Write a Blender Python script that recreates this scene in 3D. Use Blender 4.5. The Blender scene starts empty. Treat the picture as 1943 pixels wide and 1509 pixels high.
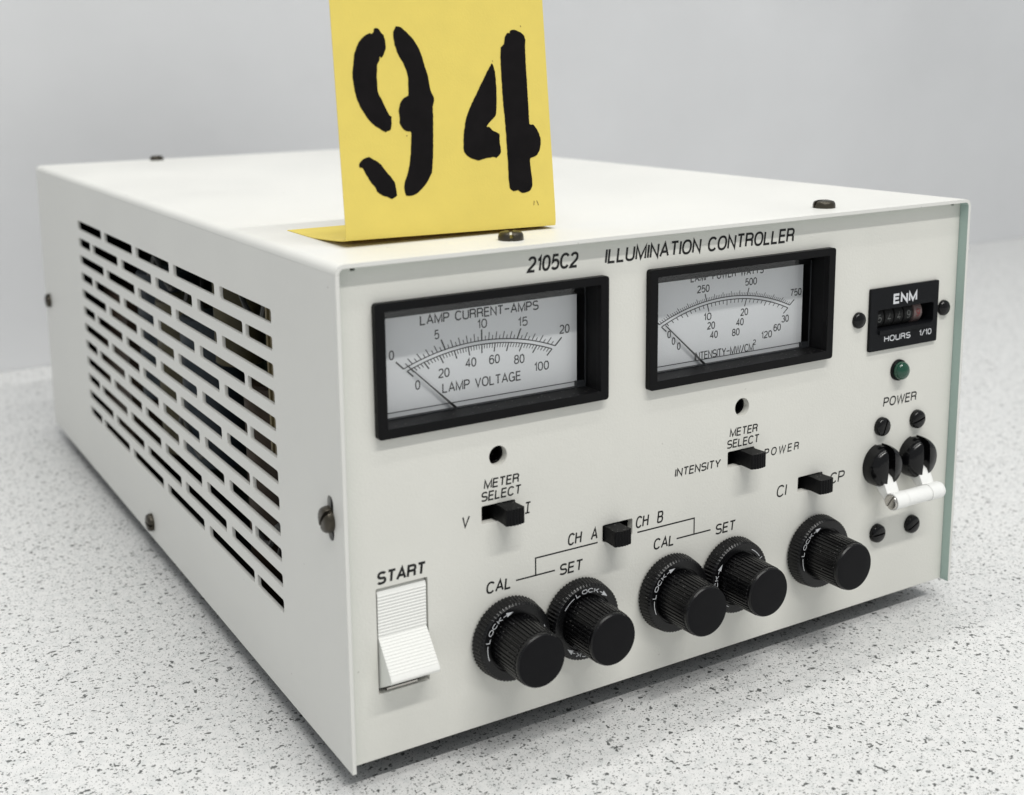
import bpy, bmesh, math, random
from mathutils import Vector, Matrix
from mathutils.geometry import tessellate_polygon

random.seed(7)
S = 0.0012                      # one working millimetre -> metres
FOOT = 7.2                      # the case stands this far above the table
C = bpy.context.scene.collection
scene = bpy.context.scene

# ------------------------------------------------------------------ camera
cam_data = bpy.data.cameras.new("camera")
cam = bpy.data.objects.new("camera", cam_data)
C.objects.link(cam)
right = Vector((0.8723, -0.4886, -0.0183)).normalized()
fwd = Vector((0.4784, 0.8607, -0.1740)).normalized()
up = right.cross(fwd).normalized()
right = fwd.cross(up).normalized()
M = Matrix((right, up, -fwd)).transposed().to_4x4()
M.translation = Vector((-108.1, -252.5, 171.2 + FOOT)) * S
cam.matrix_world = M
cam_data.sensor_fit = 'HORIZONTAL'
cam_data.sensor_width = 36.0
cam_data.lens = 2298.17 / 1943 * 36.0
cam_data.shift_x = (971.5 - 859.3) / 1943
cam_data.shift_y = -(754.5 - 525.6) / 1943
cam_data.clip_start = 0.01
cam_data.clip_end = 50.0
cam_data.dof.use_dof = True
cam_data.dof.focus_distance = 345 * S
cam_data.dof.aperture_fstop = 13.5
scene.camera = cam

# ------------------------------------------------------------------ world, lamps, exposure
world = bpy.data.worlds.new("World")
scene.world = world
world.use_nodes = True
bg = world.node_tree.nodes["Background"]
bg.inputs[0].default_value = (0.93, 0.97, 1.0, 1)
bg.inputs[1].default_value = 0.475


def lamp(name, x, y, z, sx, sy, power, colour=(1.0, 0.985, 0.95)):
    d = bpy.data.lights.new(name, 'AREA')
    d.shape = 'RECTANGLE'
    d.size = sx
    d.size_y = sy
    d.energy = power
    d.color = colour
    o = bpy.data.objects.new(name, d)
    C.objects.link(o)
    o.location = (x, y, z)
    return o


lamp("ceiling_tube_lamp", 0.10, -1.12, 1.95, 1.6, 0.09, 33.0)
lamp("ceiling_tube_lamp", 0.10, -0.52, 1.95, 1.6, 0.09, 8.5)
lamp("ceiling_tube_lamp", 0.0, 0.22, 1.95, 1.6, 0.09, 11.0)

scene.view_settings.view_transform = 'Standard'
scene.view_settings.look = 'None'
scene.view_settings.exposure = 0.0
scene.view_settings.gamma = 1.0
scene.view_settings.use_curve_mapping = False
scene.cycles.max_bounces = 10
scene.cycles.transparent_max_bounces = 12
scene.cycles.caustics_reflective = False
scene.cycles.caustics_refractive = False


# ------------------------------------------------------------------ materials
def mat(name, col, rough=0.5, spec=0.5, metal=0.0, bump=None, bevel=0.0, mottle=None, coat=0.0, dust=0.0, chips=0.0):
    m = bpy.data.materials.new(name)
    m.use_nodes = True
    nt = m.node_tree
    b = nt.nodes["Principled BSDF"]
    b.inputs["Base Color"].default_value = (*col, 1)
    b.inputs["Roughness"].default_value = rough
    b.inputs["Specular IOR Level"].default_value = spec
    b.inputs["Metallic"].default_value = metal
    b.inputs["Coat Weight"].default_value = coat
    b.inputs["Coat Roughness"].default_value = 0.12
    geo = nt.nodes.new("ShaderNodeNewGeometry")
    nrm = None
    if bevel:
        bv = nt.nodes.new("ShaderNodeBevel")
        bv.samples = 4
        bv.inputs["Radius"].default_value = bevel * S
        nrm = bv.outputs[0]
    if bump:
        sc, st, dist = bump
        n = nt.nodes.new("ShaderNodeTexNoise")
        n.inputs["Scale"].default_value = sc
        n.inputs["Detail"].default_value = 3
        nt.links.new(geo.outputs["Position"], n.inputs["Vector"])
        bp = nt.nodes.new("ShaderNodeBump")
        bp.inputs["Strength"].default_value = st
        bp.inputs["Distance"].default_value = dist
        nt.links.new(n.outputs["Fac"], bp.inputs["Height"])
        if nrm:
            nt.links.new(nrm, bp.inputs["Normal"])
        nrm = bp.outputs[0]
    if nrm:
        nt.links.new(nrm, b.inputs["Normal"])
    if dust:
        # settled dust: tiny pale specks, only where the surface faces up
        vo = nt.nodes.new("ShaderNodeTexVoronoi")
        vo.inputs["Scale"].default_value = 900
        nt.links.new(geo.outputs["Position"], vo.inputs["Vector"])
        sp = nt.nodes.new("ShaderNodeSeparateColor")
        nt.links.new(vo.outputs["Color"], sp.inputs[0])
        lim = nt.nodes.new("ShaderNodeMath")
        lim.operation = 'MULTIPLY'
        lim.inputs[1].default_value = 0.24
        nt.links.new(sp.outputs[0], lim.inputs[0])
        lt = nt.nodes.new("ShaderNodeMath")
        lt.operation = 'LESS_THAN'
        nt.links.new(vo.outputs["Distance"], lt.inputs[0])
        nt.links.new(lim.outputs[0], lt.inputs[1])
        xyz = nt.nodes.new("ShaderNodeSeparateXYZ")
        nt.links.new(geo.outputs["Normal"], xyz.inputs[0])
        upw = nt.nodes.new("ShaderNodeMapRange")
        upw.inputs["From Min"].default_value = 0.1
        upw.inputs["From Max"].default_value = 0.8
        upw.inputs["To Max"].default_value = dust
        nt.links.new(xyz.outputs["Z"], upw.inputs["Value"])
        df = nt.nodes.new("ShaderNodeMath")
        df.operation = 'MULTIPLY'
        nt.links.new(lt.outputs[0], df.inputs[0])
        nt.links.new(upw.outputs[0], df.inputs[1])
        dm = nt.nodes.new("ShaderNodeMix")
        dm.data_type = 'RGBA'
        dm.inputs["A"].default_value = (*col, 1)
        dm.inputs["B"].default_value = (0.5, 0.49, 0.47, 1)
        nt.links.new(df.outputs[0], dm.inputs["Factor"])
        nt.links.new(dm.outputs["Result"], b.inputs["Base Color"])
    elif mottle:
        sc, amt = mottle
        n = nt.nodes.new("ShaderNodeTexNoise")
        n.inputs["Scale"].default_value = sc
        n.inputs["Detail"].default_value = 5
        n.inputs["Roughness"].default_value = 0.6
        nt.links.new(geo.outputs["Position"], n.inputs["Vector"])
        r = nt.nodes.new("ShaderNodeMapRange")
        r.inputs["From Min"].default_value = 0.3
        r.inputs["From Max"].default_value = 0.7
        r.inputs["To Min"].default_value = 1 - amt
        r.inputs["To Max"].default_value = 1 + amt
        nt.links.new(n.outputs["Fac"], r.inputs["Value"])
        mx = nt.nodes.new("ShaderNodeVectorMath")
        mx.operation = 'SCALE'
        mx.inputs[0].default_value = col
        nt.links.new(r.outputs[0], mx.inputs["Scale"])
        nt.links.new(mx.outputs[0], b.inputs["Base Color"])
        if chips:
            cn = nt.nodes.new("ShaderNodeTexNoise")
            cn.inputs["Scale"].default_value = 330
            cn.inputs["Detail"].default_value = 1.0
            nt.links.new(geo.outputs["Position"], cn.inputs["Vector"])
            cr = nt.nodes.new("ShaderNodeMapRange")
            cr.inputs["From Min"].default_value = 0.80
            cr.inputs["From Max"].default_value = 0.84
            cr.inputs["To Max"].default_value = chips
            nt.links.new(cn.outputs["Fac"], cr.inputs["Value"])
            cm = nt.nodes.new("ShaderNodeMix")
            cm.data_type = 'RGBA'
            nt.links.new(cr.outputs[0], cm.inputs["Factor"])
            nt.links.new(mx.outputs[0], cm.inputs["A"])
            cm.inputs["B"].default_value = (0.22, 0.20, 0.17, 1)
            nt.links.new(cm.outputs["Result"], b.inputs["Base Color"])
        # wear also moves the gloss a little
        rr = nt.nodes.new("ShaderNodeMapRange")
        rr.inputs["From Min"].default_value = 0.3
        rr.inputs["From Max"].default_value = 0.7
        rr.inputs["To Min"].default_value = max(0.02, rough - 0.06)
        rr.inputs["To Max"].default_value = min(1, rough + 0.06)
        nt.links.new(n.outputs["Fac"], rr.inputs["Value"])
        nt.links.new(rr.outputs[0], b.inputs["Roughness"])
    return m


PAINT = mat("off_white_cover_paint", (0.69, 0.687, 0.655), 0.42, 0.4, bump=(900, 0.05, 0.0004), bevel=0.2, mottle=(14, 0.03), chips=0.6)
PANEL = mat("textured_off_white_panel_paint", (0.685, 0.678, 0.63), 0.5, 0.35, bump=(1150, 0.13, 0.0006), bevel=0.25, mottle=(20, 0.028), chips=0.4)
TEAL = mat("green_inner_primer", (0.38, 0.49, 0.45), 0.45, 0.4)
BLACK = mat("black_satin_plastic", (0.0045, 0.0045, 0.005), 0.45, 0.12, bump=(2500, 0.08, 0.0003), bevel=0.3, dust=0.22)
KNOBM = mat("black_knob_plastic", (0.004, 0.004, 0.0045), 0.27, 0.32, bevel=0.12, dust=0.16)
FACEM = mat("black_turned_knob_face", (0.006, 0.006, 0.007), 0.5, 0.1, bump=(3000, 0.05, 0.0003))
GLOSSB = mat("gloss_black_paint", (0.004, 0.004, 0.0045), 0.16, 0.28, bump=(900, 0.04, 0.0005))
SCREWM = mat("black_oxide_screw", (0.055, 0.048, 0.036), 0.33, 0.5, metal=0.6, bump=(1800, 0.2, 0.0006))
STEEL = mat("bright_steel", (0.55, 0.53, 0.50), 0.32, 0.5, metal=1.0)
DARK = mat("dark_interior", (0.015, 0.015, 0.015), 0.8, 0.2)
INK = mat("black_ink", (0.012, 0.012, 0.012), 0.6, 0.3)
WHITEINK = mat("white_ink", (0.62, 0.63, 0.65), 0.6, 0.3)
DIMINK = mat("grey_digit_ink", (0.11, 0.115, 0.11), 0.6, 0.3)
REDINK = mat("red_digit_ink", (0.20, 0.03, 0.03), 0.6, 0.3)
ROCKER = mat("white_rocker_plastic", (0.80, 0.80, 0.77), 0.35, 0.45, bevel=0.15)
NYLON = mat("white_nylon", (0.86, 0.86, 0.84), 0.35, 0.45, bevel=0.5)
DIAL = mat("white_dial_plate", (0.74, 0.742, 0.742), 0.4, 0.4, mottle=(60, 0.015))
LEDGE = mat("clear_ledge_plastic", (0.66, 0.68, 0.70), 0.2, 0.5)
YELLOW = mat("yellow_card_stock", (0.83, 0.685, 0.165), 0.75, 0.2, bump=(1600, 0.12, 0.0005), mottle=(120, 0.025))
_nt = YELLOW.node_tree                      # thin card lets a little light through
_tl = _nt.nodes.new("ShaderNodeBsdfTranslucent")
_tl.inputs[0].default_value = (0.80, 0.52, 0.08, 1)
_mx = _nt.nodes.new("ShaderNodeMixShader")
_mx.inputs[0].default_value = 0.16
_nt.links.new(_nt.nodes["Principled BSDF"].outputs[0], _mx.inputs[1])
_nt.links.new(_tl.outputs[0], _mx.inputs[2])
_nt.links.new(_mx.outputs[0], _nt.nodes["Material Output"].inputs[0])
MARKER = mat("black_marker_ink", (0.006, 0.005, 0.0055), 0.7, 0.1, mottle=(180, 0.3))
OLIVE = mat("olive_potting_lacquer", (0.11, 0.095, 0.05), 0.5, 0.4, mottle=(90, 0.3))
BRASS = mat("brassy_lacquer", (0.26, 0.21, 0.11), 0.45, 0.4, mottle=(90, 0.3))
BROWN = mat("brown_winding_tape", (0.065, 0.042, 0.026), 0.5, 0.4, mottle=(90, 0.3))
BLUEC = mat("blue_grey_capacitor_sleeve", (0.045, 0.06, 0.075), 0.4, 0.4)
ALU = mat("dull_aluminium", (0.16, 0.16, 0.155), 0.5, 0.5, metal=0.8)
RUBBER = mat("black_rubber", (0.02, 0.02, 0.02), 0.7, 0.3)
WHEELW = mat("pale_number_wheel", (0.15, 0.11, 0.105), 0.5, 0.3)

GLASS = bpy.data.materials.new("clear_window_plastic")
GLASS.use_nodes = True
nt = GLASS.node_tree
nt.nodes.clear()
out = nt.nodes.new("ShaderNodeOutputMaterial")
mixs = nt.nodes.new("ShaderNodeMixShader")
tr = nt.nodes.new("ShaderNodeBsdfTransparent")
tr.inputs[0].default_value = (0.98, 0.985, 0.99, 1)
gl = nt.nodes.new("ShaderNodeBsdfGlossy")
gl.inputs["Roughness"].default_value = 0.04
gg = nt.nodes.new("ShaderNodeNewGeometry")          # Schlick reflectance, alike on both faces of the pane
dt = nt.nodes.new("ShaderNodeVectorMath")
dt.operation = 'DOT_PRODUCT'
nt.links.new(gg.outputs["Incoming"], dt.inputs[0])
nt.links.new(gg.outputs["Normal"], dt.inputs[1])


def gmath(op, a, b):
    n = nt.nodes.new("ShaderNodeMath")
    n.operation = op
    for i, v in enumerate((a, b)):
        if v is None:
            continue
        if isinstance(v, (int, float)):
            n.inputs[i].default_value = v
        else:
            nt.links.new(v, n.inputs[i])
    return n.outputs[0]


fr = gmath('MULTIPLY_ADD', gmath('POWER', gmath('SUBTRACT', 1.0, gmath('ABSOLUTE', dt.outputs["Value"], None)), 5.0), 0.96)
fr.node.inputs[2].default_value = 0.035
nt.links.new(fr, mixs.inputs[0])
nt.links.new(tr.outputs[0], mixs.inputs[1])
nt.links.new(gl.outputs[0], mixs.inputs[2])
nt.links.new(mixs.outputs[0], out.inputs[0])

RIM = mat("smoked_plastic_rim", (0.035, 0.037, 0.04), 0.2, 0.5, bevel=.15)
LENS = mat("dark_green_lens", (0.004, 0.055, 0.030), 0.12, 0.5, coat=0.3)


def table_material():
    m = bpy.data.materials.new("speckled_white_laminate")
    m.use_nodes = True
    nt = m.node_tree
    b = nt.nodes["Principled BSDF"]
    b.inputs["Roughness"].default_value = 0.42
    b.inputs["Specular IOR Level"].default_value = 0.35
    geo = nt.nodes.new("ShaderNodeNewGeometry")

    def warp(scale, amount):
        n = nt.nodes.new("ShaderNodeTexNoise")
        n.inputs["Scale"].default_value = scale
        n.inputs["Detail"].default_value = 2
        nt.links.new(geo.outputs["Position"], n.inputs["Vector"])
        s = nt.nodes.new("ShaderNodeVectorMath")
        s.operation = 'SUBTRACT'
        s.inputs[1].default_value = (0.5, 0.5, 0.5)
        nt.links.new(n.outputs["Color"], s.inputs[0])
        k = nt.nodes.new("ShaderNodeVectorMath")
        k.operation = 'SCALE'
        k.inputs["Scale"].default_value = amount
        nt.links.new(s.outputs[0], k.inputs[0])
        a = nt.nodes.new("ShaderNodeVectorMath")
        a.operation = 'ADD'
        nt.links.new(geo.outputs["Position"], a.inputs[0])
        nt.links.new(k.outputs[0], a.inputs[1])
        return a.outputs[0]

    def math_node(op, a, bb):
        n = nt.nodes.new("ShaderNodeMath")
        n.operation = op
        for i, v in enumerate((a, bb)):
            if isinstance(v, (int, float)):
                n.inputs[i].default_value = v
            else:
                nt.links.new(v, n.inputs[i])
        return n.outputs[0]

    def specks(scale, rmin, rmax, keep, squash, angle, warp_scale, warp_amt, strength, seed):
        """chips: one per voronoi cell, random size, only some cells keep theirs"""
        mp = nt.nodes.new("ShaderNodeMapping")
        mp.inputs["Location"].default_value = (seed, seed * 1.7, 0)
        mp.inputs["Rotation"].default_value = (0, 0, angle)
        mp.inputs["Scale"].default_value = (scale, scale * squash, scale)
        nt.links.new(warp(warp_scale, warp_amt), mp.inputs["Vector"])
        v = nt.nodes.new("ShaderNodeTexVoronoi")
        v.voronoi_dimensions = '2D'
        v.inputs["Scale"].default_value = 1.0
        v.inputs["Randomness"].default_value = 1.0
        nt.links.new(mp.outputs[0], v.inputs["Vector"])
        sep = nt.nodes.new("ShaderNodeSeparateColor")
        nt.links.new(v.outputs["Color"], sep.inputs[0])
        rad = nt.nodes.new("ShaderNodeMapRange")
        rad.inputs["To Min"].default_value = rmin
        rad.inputs["To Max"].default_value = rmax
        pw = math_node('POWER', sep.outputs[0], 3.0)
        nt.links.new(pw, rad.inputs["Value"])
        d = math_node('SUBTRACT', rad.outputs[0], v.outputs["Distance"])
        e = nt.nodes.new("ShaderNodeMapRange")
        e.inputs["From Min"].default_value = -0.02
        e.inputs["From Max"].default_value = 0.03
        nt.links.new(d, e.inputs["Value"])
        k = math_node('LESS_THAN', sep.outputs[1], keep)
        f = math_node('MULTIPLY', e.outputs[0], k)
        tone = nt.nodes.new("ShaderNodeMapRange")
        tone.inputs["To Min"].default_value = strength * 0.6
        tone.inputs["To Max"].default_value = strength
        nt.links.new(sep.outputs[2], tone.inputs["Value"])
        return math_node('MULTIPLY', f, tone.outputs[0])

    def grains(scale, lo, hi, detail, strength, seed):
        """irregular flecks: the peaks of a fine noise"""
        mp = nt.nodes.new("ShaderNodeMapping")
        mp.inputs["Location"].default_value = (seed, seed * .7, seed * .3)
        nt.links.new(geo.outputs["Position"], mp.inputs["Vector"])
        n = nt.nodes.new("ShaderNodeTexNoise")
        n.inputs["Scale"].default_value = scale
        n.inputs["Detail"].default_value = detail
        n.inputs["Roughness"].default_value = 0.55
        nt.links.new(mp.outputs[0], n.inputs["Vector"])
        r = nt.nodes.new("ShaderNodeMapRange")
        r.inputs["From Min"].default_value = lo
        r.inputs["From Max"].default_value = hi
        r.inputs["To Max"].default_value = strength
        nt.links.new(n.outputs["Fac"], r.inputs["Value"])
        return r.outputs[0]

    layers = [
        grains(540, 0.680, 0.710, 0.8, 0.92, 1.3),
        grains(600, 0.688, 0.723, 0.8, 0.80, 4.1),
        grains(1000, 0.680, 0.722, 0.6, 0.85, 7.7),
        grains(1150, 0.686, 0.735, 0.6, 0.70, 2.9),
        grains(1900, 0.685, 0.745, 0.3, 0.75, 6.1),
        grains(310, 0.730, 0.757, 1.6, 0.92, 9.2),
        specks(330, 0.04, 0.36, 0.17, 1.5, 0.3, 900, 0.0022, 0.92, 3.1),
    ]
    f = layers[0]
    for l in layers[1:]:
        f = math_node('MAXIMUM', f, l)
    cloud = nt.nodes.new("ShaderNodeTexNoise")
    cloud.inputs["Scale"].default_value = 260
    cloud.inputs["Detail"].default_value = 4
    nt.links.new(geo.outputs["Position"], cloud.inputs["Vector"])
    base = nt.nodes.new("ShaderNodeValToRGB")
    base.color_ramp.elements[0].position = 0.30
    base.color_ramp.elements[0].color = (0.585, 0.595, 0.59, 1)
    base.color_ramp.elements[1].position = 0.55
    base.color_ramp.elements[1].color = (0.675, 0.675, 0.668, 1)
    nt.links.new(cloud.outputs["Fac"], base.inputs[0])
    mix = nt.nodes.new("ShaderNodeMix")
    mix.data_type = 'RGBA'
    nt.links.new(f, mix.inputs["Factor"])
    nt.links.new(base.outputs[0], mix.inputs["A"])
    mix.inputs["B"].default_value = (0.055, 0.06, 0.058, 1)
    nt.links.new(mix.outputs["Result"], b.inputs["Base Color"])
    return m


TABLE = table_material()
WALL = mat("satin_grey_wall_panel", (0.655, 0.66, 0.67), 0.34, 0.4, bump=(14, 0.05, 0.02), mottle=(3.0, 0.05))

# ------------------------------------------------------------------ mesh helpers (all coordinates in working millimetres)
ORG = {}


class MB:
    def __init__(self):
        self.v = []
        self.f = []
        self.m = []

    def add(self, verts, faces, mi=0):
        k = len(self.v)
        self.v += [tuple(q) for q in verts]
        for f in faces:
            self.f.append([i + k for i in f])
            self.m.append(mi)

    def box(self, x0, x1, y0, y1, z0, z1, mi=0):
        vs = [(x, y, z) for x in (x0, x1) for y in (y0, y1) for z in (z0, z1)]
        self.add(vs, [(0, 1, 3, 2), (4, 6, 7, 5), (0, 4, 5, 1), (2, 3, 7, 6), (0, 2, 6, 4), (1, 5, 7, 3)], mi)

    def plate(self, outer, holes, d0, d1, axis, mi=0, mi_back=None, mi_wall=None):
        """flat plate with holes. outer/holes: lists of (a,b); axis 'y': a=x,b=z; axis 'x': a=y,b=z; axis 'z': a=x,b=y"""
        mi_back = mi if mi_back is None else mi_back
        mi_wall = mi if mi_wall is None else mi_wall

        def P(a, b, d):
            return {'y': (a, d, b), 'x': (d, a, b), 'z': (a, b, d)}[axis]
        loops = [outer] + list(holes)
        tris = tessellate_polygon([[Vector((a, b, 0)) for a, b in lp] for lp in loops])
        flat = [q for lp in loops for q in lp]
        self.add([P(a, b, d0) for a, b in flat], tris, mi)
        self.add([P(a, b, d1) for a, b in flat], tris, mi_back)
        for lp in loops:
            n = len(lp)
            vs = [P(a, b, d0) for a, b in lp] + [P(a, b, d1) for a, b in lp]
            self.add(vs, [(i, (i + 1) % n, n + (i + 1) % n, n + i) for i in range(n)], mi_wall)

    def lathe(self, prof, n=48, axis='y', c=(0, 0, 0), ribs=None, mi=0, caps=(True, True)):
        """prof: list of (r, h); ribs: (start index, end index, count, depth)"""
        base = len(self.v)
        rows = []
        for j, (r, h) in enumerate(prof):
            row = []
            for i in range(n):
                a = 2 * math.pi * i / n
                rr = r
                if ribs and ribs[0] <= j <= ribs[1]:
                    ph = (i * ribs[2] / n) % 1.0
                    rr = r - ribs[3] * (1 if ph >= 0.5 else 0)
                u, w = rr * math.cos(a), rr * math.sin(a)
                q = {'y': (c[0] + u, c[1] + h, c[2] + w), 'x': (c[0] + h, c[1] + u, c[2] + w),
                     'z': (c[0] + u, c[1] + w, c[2] + h)}[axis]
                row.append(len(self.v))
                self.v.append(q)
            rows.append(row)
        for j in range(len(rows) - 1):
            for i in range(n):
                self.f.append([rows[j][i], rows[j][(i + 1) % n], rows[j + 1][(i + 1) % n], rows[j + 1][i]])
                self.m.append(mi)
        if caps[0]:
            self.f.append(rows[0][::-1])
            self.m.append(mi)
        if caps[1]:
            self.f.append(rows[-1])
            self.m.append(mi)

    def tube(self, path, r, n=8, mi=0):
        rows = []
        for i, q in enumerate(path):
            q = Vector(q)
            t = (Vector(path[min(i + 1, len(path) - 1)]) - Vector(path[max(i - 1, 0)])).normalized()
            a = t.cross(Vector((0, 0, 1)))
            if a.length < 1e-3:
                a = t.cross(Vector((1, 0, 0)))
            a.normalize()
            b = t.cross(a)
            row = []
            for k in range(n):
                an = 2 * math.pi * k / n
                row.append(len(self.v))
                self.v.append(tuple(q + (a * math.cos(an) + b * math.sin(an)) * r))
            rows.append(row)
        for j in range(len(rows) - 1):
            for i in range(n):
                self.f.append([rows[j][i], rows[j][(i + 1) % n], rows[j + 1][(i + 1) % n], rows[j + 1][i]])
                self.m.append(mi)
        self.f += [rows[0][::-1], rows[-1]]
        self.m += [mi, mi]

    def build(self, name, mats, parent=None, org=None, smooth=35, bevel=None, fix=True):
        """link as one mesh object; org = own origin in mm (defaults to the parent's)"""
        if not isinstance(mats, (list, tuple)):
            mats = [mats]
        po = ORG[parent.as_pointer()] if parent else Vector((0, 0, 0))
        o_ = Vector(org) if org else po
        me = bpy.data.meshes.new(name)
        me.from_pydata([tuple((Vector(q) - o_) * S) for q in self.v], [], self.f)
        for m in mats:
            me.materials.append(m)
        me.polygons.foreach_set("material_index", self.m)
        if fix:
            bm = bmesh.new()
            bm.from_mesh(me)
            bmesh.ops.remove_doubles(bm, verts=bm.verts, dist=1e-6)
            bmesh.ops.recalc_face_normals(bm, faces=bm.faces)
            bm.to_mesh(me)
            bm.free()
        me.validate()
        if smooth:
            me.shade_smooth()
            me.set_sharp_from_angle(angle=math.radians(smooth))
        ob = bpy.data.objects.new(name, me)
        C.objects.link(ob)
        if parent:
            ob.parent = parent
        ob.location = (o_ - po) * S
        ORG[ob.as_pointer()] = o_
        if bevel:
            md = ob.modifiers.new("bevel", 'BEVEL')
            md.width = bevel * S
            md.segments = 2
            md.limit_method = 'ANGLE'
            md.angle_limit = math.radians(40)
        return ob


def copy_part(src, parent, shift, label=None):
    """a second part of the same kind with copies of its sub-parts, moved by shift (mm)"""
    c = src.copy()
    C.objects.link(c)
    c.parent = parent
    c.location = src.location + Vector(shift) * S
    ORG[c.as_pointer()] = ORG[src.as_pointer()] + Vector(shift)
    for ch in list(src.children):
        d = ch.copy()
        C.objects.link(d)
        d.parent = c
    if label:
        c["label"] = label
    return c


def rrect(x0, x1, z0, z1, r=0.0, n=4):
    if r <= 0:
        return [(x0, z0), (x1, z0), (x1, z1), (x0, z1)]
    pts = []
    for cx, cz, a0 in ((x1 - r, z0 + r, -90), (x1 - r, z1 - r, 0), (x0 + r, z1 - r, 90), (x0 + r, z0 + r, 180)):
        for i in range(n + 1):
            a = math.radians(a0 + 90 * i / n)
            pts.append((cx + r * math.cos(a), cz + r * math.sin(a)))
    return pts


def circ(cx, cz, r, n=32):
    return [(cx + r * math.cos(2 * math.pi * i / n), cz + r * math.sin(2 * math.pi * i / n)) for i in range(n)]


# ------------------------------------------------------------------ stroke lettering
def sup(cx, cy, rx, ry, a0, a1, n=14, e=2.3):
    pts = []
    for i in range(n + 1):
        a = math.radians(a0 + (a1 - a0) * i / n)
        c, s = math.cos(a), math.sin(a)
        pts.append((cx + rx * math.copysign(abs(c) ** (2 / e), c), cy + ry * math.copysign(abs(s) ** (2 / e), s)))
    return pts


GL = {
    'A': (.62, [[(0, 0), (.31, 1), (.62, 0)], [(.105, .33), (.515, .33)]]),
    'B': (.54, [[(0, 0), (0, 1), (.3, 1)] + sup(.3, .765, .22, .235, 90, -90, 10) + [(0, .53)], [(.3, .53)] + sup(.3, .265, .25, .265, 90, -90, 10) + [(0, 0)]]),
    'C': (.60, [sup(.31, .5, .31, .5, 38, 322, 26)]),
    'E': (.48, [[(.48, 1), (0, 1), (0, 0), (.5, 0)], [(0, .53), (.45, .53)]]),
    'G': (.62, [sup(.31, .5, .31, .5, 42, 330, 26) + [(.6, .45), (.34, .45)], [(.6, .47), (.6, 0)]]),
    'H': (.56, [[(0, 0), (0, 1)], [(.56, 0), (.56, 1)], [(0, .53), (.56, .53)]]),
    'I': (.0, [[(0, 0), (0, 1)]]),
    'J': (.30, [[(.15, 0), (.15, 1)], [(0, 0), (.30, 0)], [(0, 1), (.30, 1)]]),      # an I with serifs
    'K': (.58, [[(0, 0), (0, 1)], [(.54, 1), (0, .36)], [(.2, .58), (.58, 0)]]),
    'L': (.46, [[(0, 1), (0, 0), (.46, 0)]]),
    'M': (.70, [[(0, 0), (0, 1), (.35, .05), (.70, 1), (.70, 0)]]),
    'N': (.56, [[(0, 0), (0, 1), (.56, 0), (.56, 1)]]),
    'O': (.64, [sup(.32, .5, .32, .5, 90, 450, 32)]),
    'P': (.52, [[(0, 0), (0, 1), (.28, 1)] + sup(.28, .735, .24, .265, 90, -90, 10) + [(0, .47)]]),
    'R': (.56, [[(0, 0), (0, 1), (.3, 1)] + sup(.3, .755, .24, .245, 90, -90, 10) + [(0, .51)], [(.3, .51)] + sup(.3, .33, .22, .18, 90, 10, 5) + [(.53, .1), (.56, 0)]]),
    'S': (.56, [sup(.28, .745, .265, .255, 28, 255, 14) + [(.36, .47)] + sup(.28, .255, .285, .255, 60, -150, 14)]),
    'T': (.54, [[(0, 1), (.54, 1)], [(.27, 1), (.27, 0)]]),
    'U': (.56, [[(0, 1), (0, .3)] + sup(.28, .28, .28, .28, 180, 360, 12) + [(.56, 1)]]),
    'V': (.58, [[(0, 1), (.29, 0), (.58, 1)]]),
    'W': (.86, [[(0, 1), (.2, 0), (.43, .98), (.66, 0), (.86, 1)]]),
    'Y': (.58, [[(0, 1), (.29, .42), (.29, 0)], [(.58, 1), (.29, .42)]]),
    '0': (.50, [sup(.25, .5, .25, .5, 90, 450, 30)]),
    '1': (.22, [[(0, .78), (.1, .8), (.2, 1), (.2, 0)]]),
    '2': (.50, [sup(.25, .72, .24, .28, 165, -28, 14) + [(.36, .43), (.06, .14), (0, 0), (.5, 0)]]),
    '3': (.50, [sup(.24, .75, .22, .25, 160, -90, 12), sup(.24, .26, .26, .26, 90, -165, 14)]),
    '4': (.54, [[(.4, 0), (.4, 1), (0, .28), (.54, .28)]]),
    '5': (.50, [[(.46, 1), (.09, 1), (.03, .5)] + sup(.25, .32, .25, .32, 130, -150, 16)]),
    '6': (.50, [sup(.26, .72, .23, .28, 25, 90, 5) + sup(.27, .5, .27, .5, 92, 180, 8) + sup(.25, .31, .25, .31, 180, 540, 24)]),
    '7': (.48, [[(0, 1), (.48, 1), (.26, .5), (.18, 0)]]),
    '8': (.50, [sup(.25, .76, .21, .24, -90, 270, 24), sup(.25, .26, .25, .26, 90, 450, 24)]),
    '9': (.50, [sup(.25, .69, .25, .31, 0, 360, 24) + [(.5, .55)] + sup(.23, .5, .27, .5, 0, -90, 8) + sup(.24, .28, .23, .28, -95, -155, 5)]),
    '-': (.50, [[(0, .52), (.5, .52)]]),
    '/': (.40, [[(0, -.05), (.4, 1.05)]]),
    ' ': (.30, []),
    ':': (.0, []),
}


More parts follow.
